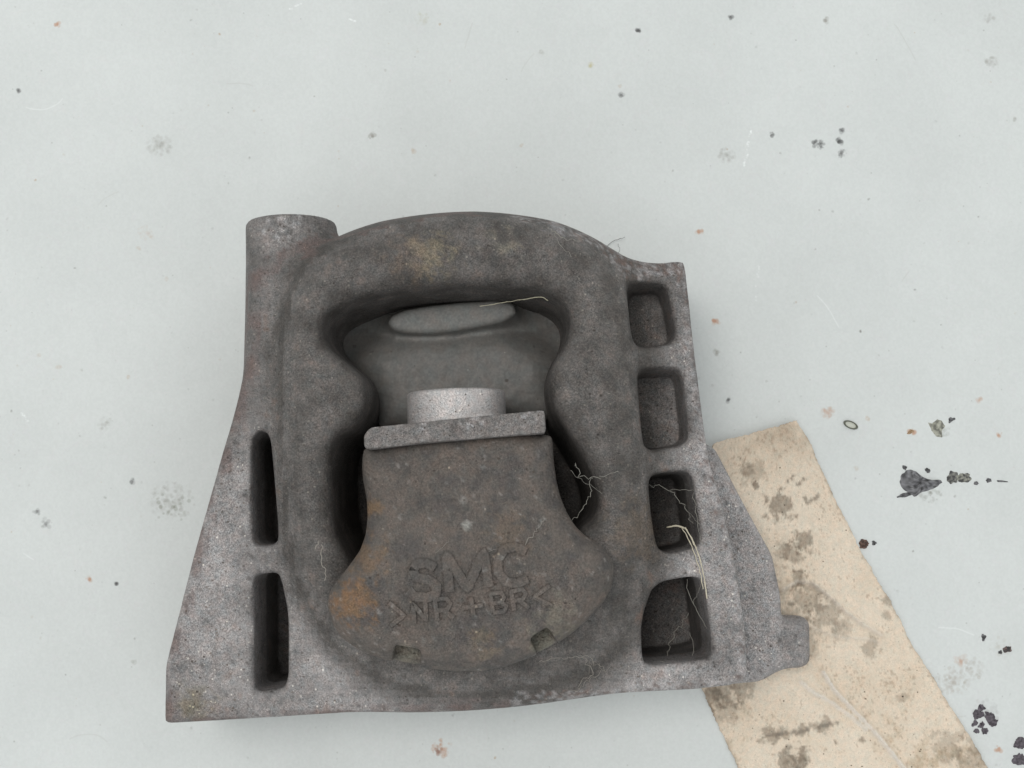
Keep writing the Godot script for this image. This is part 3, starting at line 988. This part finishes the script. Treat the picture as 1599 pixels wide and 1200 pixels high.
func along(l: PackedVector2Array, t: float) -> Vector2:
	var total := 0.0
	for i in l.size() - 1:
		total += l[i].distance_to(l[i + 1])
	var d := t * total
	for i in l.size() - 1:
		var s := l[i].distance_to(l[i + 1])
		if d <= s or i == l.size() - 2:
			return l[i].lerp(l[i + 1], clampf(d / s, 0, 1))
		d -= s
	return l[l.size() - 1]

# ------------------------------------------------------------------ crumbs and flakes on the panel
func crumb(called: String, at: Vector2, rx: float, rz: float, h: float, turn: float, c1: Color, c2: Color, s: int, label: String, category: String, group := "", outline := PackedVector2Array()) -> void:
	var r := RandomNumberGenerator.new()
	r.seed = s
	var n := FastNoiseLite.new()
	n.seed = s
	n.frequency = 0.9
	n.fractal_octaves = 3
	var seg := 40
	var rings := 9
	var rows := []
	var walk := outline.duplicate()
	if outline.size() > 0:
		walk.append(outline[0])
	for k in rings + 1:
		var row := []
		for i in seg:
			var a := TAU * i / seg
			var e := 1.0 + 0.7 * n.get_noise_2d(cos(a) * 0.6, sin(a) * 0.6) + 0.12 * n.get_noise_2d(cos(a) * 2.0 + 9.0, sin(a) * 2.0)
			var q := 1.0 - float(k) / rings
			var x := cos(a) * rx * e * q
			var z := sin(a) * rz * e * q
			if outline.size() > 0:
				var g := (along(walk, float(i) / seg) - at) * q * (1.0 + 0.10 * n.get_noise_2d(cos(a) * 6.0, sin(a) * 6.0))
				x = g.x
				z = g.y
			var y := h * pow(1.0 - pow(q, 3.0), 0.7) * (0.75 + 0.9 * n.get_noise_2d(x * 0.6 + 20.0, z * 0.9) + 0.5 * n.get_noise_2d(x * 2.0, z * 2.0))
			row.append(Vector3(x, maxf(y, 0.02 if k > 0 else 0.0), z))
		rows.append(row)
	var st := SurfaceTool.new()
	st.begin(Mesh.PRIMITIVE_TRIANGLES)
	for k in rings:
		for i in seg:
			var j := (i + 1) % seg
			for v in [rows[k][i], rows[k][j], rows[k + 1][i], rows[k][j], rows[k + 1][j], rows[k + 1][i]]:
				var f := clampf(0.5 + 1.3 * n.get_noise_2d(v.x * 0.9 + 50.0, v.z * 0.9), 0, 1)
				st.set_color(c1.lerp(c2, f))
				st.add_vertex(v * MM)
	st.index()
	st.generate_normals()
	var m := StandardMaterial3D.new()
	m.vertex_color_use_as_albedo = true
	m.roughness = 0.8
	var o := MeshInstance3D.new()
	o.name = numbered(called)
	o.mesh = st.commit()
	o.material_override = m
	o.position = Vector3(at.x, 0.0, at.y) * MM
	o.rotation.y = turn
	tag(o, label, category, group)
	add_child(o, true)

func build_debris() -> void:
	var k1 := Color(0.045, 0.045, 0.047)
	var k2 := Color(0.14, 0.14, 0.145)
	crumb("black_flake", Vector2(106.8, 25.6), 4.9, 2.6, 1.2, 0.0, k1, Color(0.20, 0.20, 0.21), 3, "largest black flake, right of the card strip", "flake", "", pts([101.4, 26.4, 101.8, 24.1, 103.0, 22.9, 104.0, 22.4, 105.8, 22.9, 107.1, 24.1, 108.5, 24.9, 110.5, 25.4, 112.1, 25.1, 112.6, 25.9, 111.1, 27.1, 109.0, 27.9, 107.0, 28.5, 105.6, 29.8, 104.0, 28.8, 102.5, 27.9]))
	crumb("flake_crumb", Vector2(103.0, 29.1), 2.3, 0.55, 0.4, 0.25, k1, k2, 4, "thin dark sliver trailing under the left end of the largest black flake", "crumb", "dark crumbs on the panel")
	crumb("flake_crumb", Vector2(103.0, 22.1), 0.55, 0.6, 0.4, 0.3, k1, k2, 5, "tiny black crumb touching the top left of the largest black flake", "crumb", "dark crumbs on the panel")
	crumb("flake_crumb", Vector2(109.0, 22.9), 0.6, 0.8, 0.4, 0.8, k1, k2, 6, "tiny dark crumb just above the right half of the largest black flake", "crumb", "dark crumbs on the panel")
	crumb("flake_crumb", Vector2(115.3, 24.9), 1.4, 1.5, 0.5, 0.4, k1, Color(0.2, 0.2, 0.18), 7, "left one of two touching dark crumbs right of the largest black flake", "crumb", "dark crumbs on the panel")
	crumb("flake_crumb", Vector2(118.4, 24.3), 1.9, 1.3, 0.5, 0.1, k1, Color(0.26, 0.26, 0.22), 8, "right one of two touching dark crumbs right of the largest black flake", "crumb", "dark crumbs on the panel")
	crumb("flake_crumb", Vector2(124.9, 25.4), 0.8, 0.5, 0.3, 0.0, k1, k2, 9, "tiny dark crumb left of the dark splinter near the right edge", "crumb", "dark crumbs on the panel")
	crumb("flake_crumb", Vector2(121.7, 26.1), 0.6, 0.4, 0.3, 0.0, k1, k2, 29, "tiny dark crumb below and right of the two touching crumbs", "crumb", "dark crumbs on the panel")
	crumb("splinter", Vector2(128.2, 25.6), 1.5, 0.24, 0.25, -0.08, k1, k2, 10, "thin dark splinter lying near the right edge", "splinter")
	crumb("pale_flake", Vector2(111.9, 11.7), 2.0, 2.3, 0.4, 0.0, Color(0.13, 0.13, 0.11), Color(0.36, 0.36, 0.30), 11, "greenish grey flake above the largest black flake", "flake", "", pts([109.4, 10.1, 110.5, 10.5, 111.8, 9.3, 112.9, 9.5, 113.9, 11.2, 113.0, 12.2, 113.1, 14.2, 111.3, 13.7, 110.3, 12.3]))
	crumb("flake_crumb", Vector2(115.6, 9.5), 1.0, 0.55, 0.4, 0.5, k1, k2, 12, "small dark crumb at the upper right of the greenish grey flake", "crumb", "dark crumbs on the panel")
	crumb("rust_crumb", Vector2(91.9, 41.9), 1.3, 1.2, 1.0, 0.3, Color(0.06, 0.04, 0.035), Color(0.15, 0.09, 0.07), 13, "dark brown crumb against the right edge of the card strip", "crumb", "dark crumbs on the panel")
	crumb("flake_crumb", Vector2(94.4, 41.6), 0.6, 0.6, 0.5, 0.0, k1, k2, 14, "round black crumb just right of the dark brown crumb by the card", "crumb", "dark crumbs on the panel")
	crumb("rust_crumb", Vector2(104.8, 12.5), 0.9, 0.55, 0.3, 0.5, Color(0.25, 0.16, 0.09), Color(0.4, 0.3, 0.2), 15, "tan crumb left of the greenish grey flake", "crumb")
	crumb("flake_crumb", Vector2(122.2, 66.0), 0.6, 0.8, 0.4, 0.0, k1, k2, 16, "upper left one of three black crumbs near the lower right corner of the panel", "crumb", "dark crumbs on the panel")
	crumb("flake_crumb", Vector2(128.4, 68.8), 1.1, 0.9, 0.6, 0.3, k1, Color(0.16, 0.11, 0.1), 17, "biggest of three black crumbs near the lower right corner of the panel", "crumb", "dark crumbs on the panel")
	crumb("flake_crumb", Vector2(126.4, 69.8), 0.5, 0.5, 0.4, 0.0, k1, k2, 18, "smallest of three black crumbs, left beside the biggest one", "crumb", "dark crumbs on the panel")
	# the spatter of soot lumps beside the card
	var soot := [[1534,1106,1.1,0.8], [1527,1117,1.3,1.2], [1546,1119,1.2,1.5], [1552,1129,1.2,0.7], [1522,1129,0.9,0.6], [1533,1132,1.1,0.8], [1537,1141,0.8,0.9], [1525,1143,0.6,0.7], [1594,1158,1.5,1.6], [1588,1163,0.9,0.8], [1593,1183,1.5,1.7]]
	var said := ["topmost lump of the soot patch right of the card", "roundest lump at the left of the soot patch", "tallest lump at the right of the soot patch", "lowest lump on the right side of the soot patch", "flat lump low at the left of the soot patch", "lump in the lower middle of the soot patch", "lump at the bottom of the soot patch", "tiniest lump at the lower left of the soot patch", "upper soot lump cut by the right edge of the photo", "small soot lump left of the upper lump at the right edge", "lowest soot lump at the right edge of the photo"]
	var spots: PackedVector2Array = pts([121.3, 83.9, 120.1, 85.7, 123.2, 86.0, 124.2, 87.7, 119.2, 87.7, 121.0, 88.2, 121.6, 89.6, 119.6, 89.9, 130.9, 92.4, 129.9, 93.2, 130.6, 96.4])
	for i in spots.size():
		crumb("soot_lump", spots[i], soot[i][2], soot[i][3], 0.5, 0.2 * i, Color(0.05, 0.043, 0.05), Color(0.12, 0.105, 0.12), 40 + i, said[i], "soot lump", "soot lumps beside the card")
	# an empty seed husk: a small open oval shell
	var st := SurfaceTool.new()
	st.begin(Mesh.PRIMITIVE_TRIANGLES)
	var rows := []
	for i in 28:
		var a := TAU * i / 28.0
		var row := []
		for q in [[1.0, 0.0], [1.05, 0.35], [0.95, 0.62], [0.8, 0.58], [0.74, 0.25], [0.6, 0.06]]:
			row.append(Vector3(cos(a) * 1.95 * q[0], q[1], sin(a) * 0.95 * q[0]))
		rows.append(row)
	for i in 28:
		var j := (i + 1) % 28
		for q in 5:
			for v in [rows[i][q], rows[i][q + 1], rows[j][q], rows[j][q], rows[i][q + 1], rows[j][q + 1]]:
				st.set_color(Color(0.10, 0.105, 0.08) if q < 4 else Color(0.5, 0.51, 0.45))
				st.add_vertex(v * MM)
		st.set_color(Color(0.5, 0.51, 0.45))
		for v in [rows[i][5], Vector3(0, 0.06, 0), rows[j][5]]:
			st.add_vertex(v * MM)
	st.index()
	st.generate_normals()
	var o := MeshInstance3D.new()
	o.name = numbered("seed_husk")
	o.mesh = st.commit()
	var hm := plain_material(Color.WHITE, 0.6)
	hm.vertex_color_use_as_albedo = true
	o.material_override = hm
	o.position = Vector3(Vector2(89.0, 10.8).x, 0.0, Vector2(89.0, 10.8).y) * MM
	o.rotation.y = -0.4
	tag(o, "small oval seed husk lying above the card strip", "seed husk")
	add_child(o, true)

# ------------------------------------------------------------------ cobweb threads, hairs and a dry stalk
func thread(st: SurfaceTool, line: PackedVector2Array, ya: float, yb: float, r: float, jitter: float, base: Vector3) -> void:
	for again in 2:
		var cut := PackedVector2Array([line[0]])
		for i in line.size() - 1:
			cut.append(line[i].lerp(line[i + 1], 0.25))
			cut.append(line[i].lerp(line[i + 1], 0.75))
		cut.append(line[line.size() - 1])
		line = cut
	var path := PackedVector3Array()
	for i in line.size() - 1:
		var n := maxi(1, int(line[i].distance_to(line[i + 1]) / 0.4))
		for j in n:
			var p := line[i].lerp(line[i + 1], float(j) / n)
			path.append(Vector3(p.x, 0, p.y))
	path.append(Vector3(line[line.size() - 1].x, 0, line[line.size() - 1].y))
	for i in path.size():
		var t := float(i) / (path.size() - 1)
		var p := path[i]
		p.y = lerpf(ya, yb, t)
		if i > 0 and i < path.size() - 1:
			p.x += jitter * noise_c.get_noise_2d(p.x * 0.8 + ya, p.z * 0.8)
			p.z += jitter * noise_c.get_noise_2d(p.x * 0.8, p.z * 0.8 + 50.0 + yb)
			p.y += jitter * 0.6 * noise_c.get_noise_2d(p.x * 1.3 + 80.0, p.z * 1.3)
		path[i] = p
	var last := []
	for i in path.size():
		var d := (path[mini(i + 1, path.size() - 1)] - path[maxi(i - 1, 0)]).normalized()
		var s := d.cross(Vector3.UP).normalized()
		var u := s.cross(d)
		var ring := []
		for k in 5:
			var a := TAU * k / 5.0
			ring.append(path[i] + (s * cos(a) + u * sin(a)) * r * (0.8 + 0.5 * noise_c.get_noise_1d(i * 3.0 + ya)))
		if i > 0:
			for k in 5:
				var j := (k + 1) % 5
				for v in [last[k], ring[k], last[j], last[j], ring[k], ring[j]]:
					st.add_vertex(v * MM - base)
		last = ring

func web(called: String, lines: Array, mat: Material, label: String, category: String, group := "") -> void:
	# each entry: line, start height, end height, radius, wander
	var l0: PackedVector2Array = lines[0][0]
	var base := Vector3(l0[0].x, lines[0][1], l0[0].y) * MM
	var st := SurfaceTool.new()
	st.begin(Mesh.PRIMITIVE_TRIANGLES)
	for l in lines:
		thread(st, l[0], l[1], l[2], l[3], l[4], base)
	st.index()
	st.generate_normals()
	var o := MeshInstance3D.new()
	o.name = numbered(called)
	o.mesh = st.commit()
	o.material_override = mat
	o.position = base
	tag(o, label, category, group)
	add_child(o, true)

func build_threads() -> void:
	var silk := plain_material(Color(0.50, 0.49, 0.46), 0.7)
	var dim := plain_material(Color(0.50, 0.48, 0.45), 0.8)
	var g := "cobwebs on the engine mount"
	web("cobweb", [
		[pts([31.5, 28.0, 34.6, 27.1, 37.2, 28.6, 39.3, 30.7, 41.2, 33.7, 42.4, 36.3]), 36.0, 37.0, 0.09, 1.2], [pts([37.2, 28.6, 42.5, 28.6]), 36.0, 38.0, 0.08, 0.7], [pts([42.5, 29.2, 43.1, 38.1, 44.1, 41.1]), 38.0, 40.5, 0.09, 0.8], [pts([41.4, 33.7, 43.7, 36.6]), 37.0, 40.0, 0.07, 0.5]],
		silk, "cobweb slung across the third pocket down the right flange", "cobweb", g)
	web("cobweb", [
		[pts([41.3, 49.3, 41.0, 51.5, 42.9, 56.0, 45.5, 60.7]), 34.0, 36.0, 0.10, 0.2], [pts([45.0, 49.3, 43.2, 53.0, 42.9, 55.2]), 38.0, 33.0, 0.08, 0.8], [pts([41.9, 57.6, 40.7, 60.6, 37.9, 63.6, 37.3, 68.0]), 30.0, 26.0, 0.10, 0.9], [pts([42.1, 62.1, 42.9, 65.0, 42.7, 68.6]), 30.0, 32.0, 0.10, 0.5], [pts([34.6, 68.3, 39.1, 68.9, 42.8, 68.6, 46.6, 66.5]), 36.0, 38.0, 0.12, 1.0]],
		silk, "cobweb hanging over the lowest pocket of the right flange", "cobweb", g)
	web("cobweb", [
		[pts([14.1, 23.4, 15.6, 25.8, 18.0, 26.2, 20.2, 25.4, 23.3, 24.8]), 53.0, 56.5, 0.09, 1.4], [pts([18.0, 26.2, 17.5, 30.5, 15.1, 33.7, 12.9, 35.8]), 54.0, 50.0, 0.08, 1.2], [pts([12.1, 32.9, 11.8, 34.8, 12.9, 36.8]), 50.0, 48.0, 0.07, 0.6], [pts([12.9, 24.5, 19.9, 29.7]), 55.0, 56.5, 0.04, 0.6]],
		silk, "cobweb clinging in the slit right of the rubber block", "cobweb", g)
	web("cobweb", [
		[pts([4.6, 39.0, 2.9, 40.9, 1.7, 43.1, 2.2, 46.2]), 58.4, 58.9, 0.12, 1.0], [pts([4.6, 39.0, 5.4, 37.3, 7.1, 35.3]), 58.2, 57.3, 0.10, 0.8], [pts([1.7, 40.9, -1.3, 41.5, -5.5, 42.0]), 58.7, 58.8, 0.07, 0.7], [pts([2.2, 46.2, 3.7, 48.3]), 58.9, 59.1, 0.13, 0.7]],
		dim, "cobweb caught beside the last of the large letters on the rubber", "cobweb", g)
	web("cobweb", [
		[pts([-35.1, 53.9, -30.6, 51.7, -25.1, 48.3, -19.5, 44.8, -13.7, 40.1]), 59.2, 58.6, 0.07, 0.4]],
		dim, "single long thread slanting across the rubber left of the letters", "cobweb", g)
	web("cobweb", [
		[pts([-41.9, 40.8, -41.3, 45.1, -41.1, 48.6]), 56.8, 57.0, 0.14, 0.8], [pts([-42.3, 40.1, -43.0, 41.7]), 57.0, 57.4, 0.16, 0.6]],
		dim, "short tuft of web below the left slit of the arch", "cobweb", g)
	web("cobweb", [
		[pts([5.9, 66.2, 10.2, 65.9, 15.2, 65.3, 18.1, 66.7]), 56.0, 47.0, 0.09, 0.9], [pts([15.3, 65.5, 18.2, 68.4, 16.8, 71.5, 14.6, 73.8]), 48.0, 41.0, 0.09, 1.6], [pts([18.3, 67.0, 21.9, 69.9, 23.1, 68.5]), 47.0, 41.0, 0.08, 1.6], [pts([19.8, 67.9, 18.3, 71.5, 13.2, 74.6]), 45.0, 40.8, 0.07, 1.8], [pts([19.0, 65.5, 16.8, 69.1, 19.7, 71.5]), 47.0, 41.0, 0.06, 2.0]],
		dim, "tangled cobweb on the lower edge of the housing", "cobweb", g)
	web("cobweb", [
		[pts([9.0, -29.5, 9.8, -28.3, 11.5, -27.5]), 57.2, 57.6, 0.12, 0.8], [pts([9.5, -28.3, 10.7, -25.7, 13.3, -23.1]), 57.4, 57.9, 0.06, 0.8], [pts([11.5, -27.5, 15.1, -26.6]), 57.6, 57.9, 0.06, 0.8]],
		silk, "small scrap of cobweb on the upper right of the arch", "cobweb", g)
	web("hair", [[pts([-7.4, -13.1, -1.4, -13.7, 4.4, -14.3, 7.0, -14.5, 8.1, -13.4]), 50.0, 56.0, 0.10, 0.15]], plain_material(Color(0.60, 0.58, 0.50), 0.6), "pale hair across the upper opening of the engine mount", "hair")
	web("hair", [[pts([25.2, -36.8, 27.0, -38.2, 29.9, -39.0]), 0.3, 1.5, 0.08, 0.3], [pts([28.3, -37.5, 29.0, -35.4, 26.9, -34.0]), 0.2, 0.6, 0.05, 0.4]], plain_material(Color(0.30, 0.29, 0.28), 0.7), "dark curled hair on the panel above the arch", "hair")
	var straw := plain_material(Color(0.74, 0.71, 0.63), 0.75)
	web("dry_stalk", [
		[pts([36.5, 37.2, 38.6, 36.7, 40.3, 37.5]), 36.0, 40.0, 0.30, 0.1], [pts([40.1, 37.2, 42.4, 41.0, 44.1, 46.9, 44.9, 53.5]), 40.0, 41.0, 0.20, 0.1], [pts([39.5, 37.3, 41.5, 41.0, 43.2, 46.2, 44.0, 51.3]), 39.5, 41.0, 0.14, 0.2], [pts([40.1, 37.3, 41.5, 39.8, 42.9, 42.8]), 40.0, 41.0, 0.10, 0.4]],
		straw, "pale dry stalk bent over the rim between the two lowest right pockets", "dry stalk")
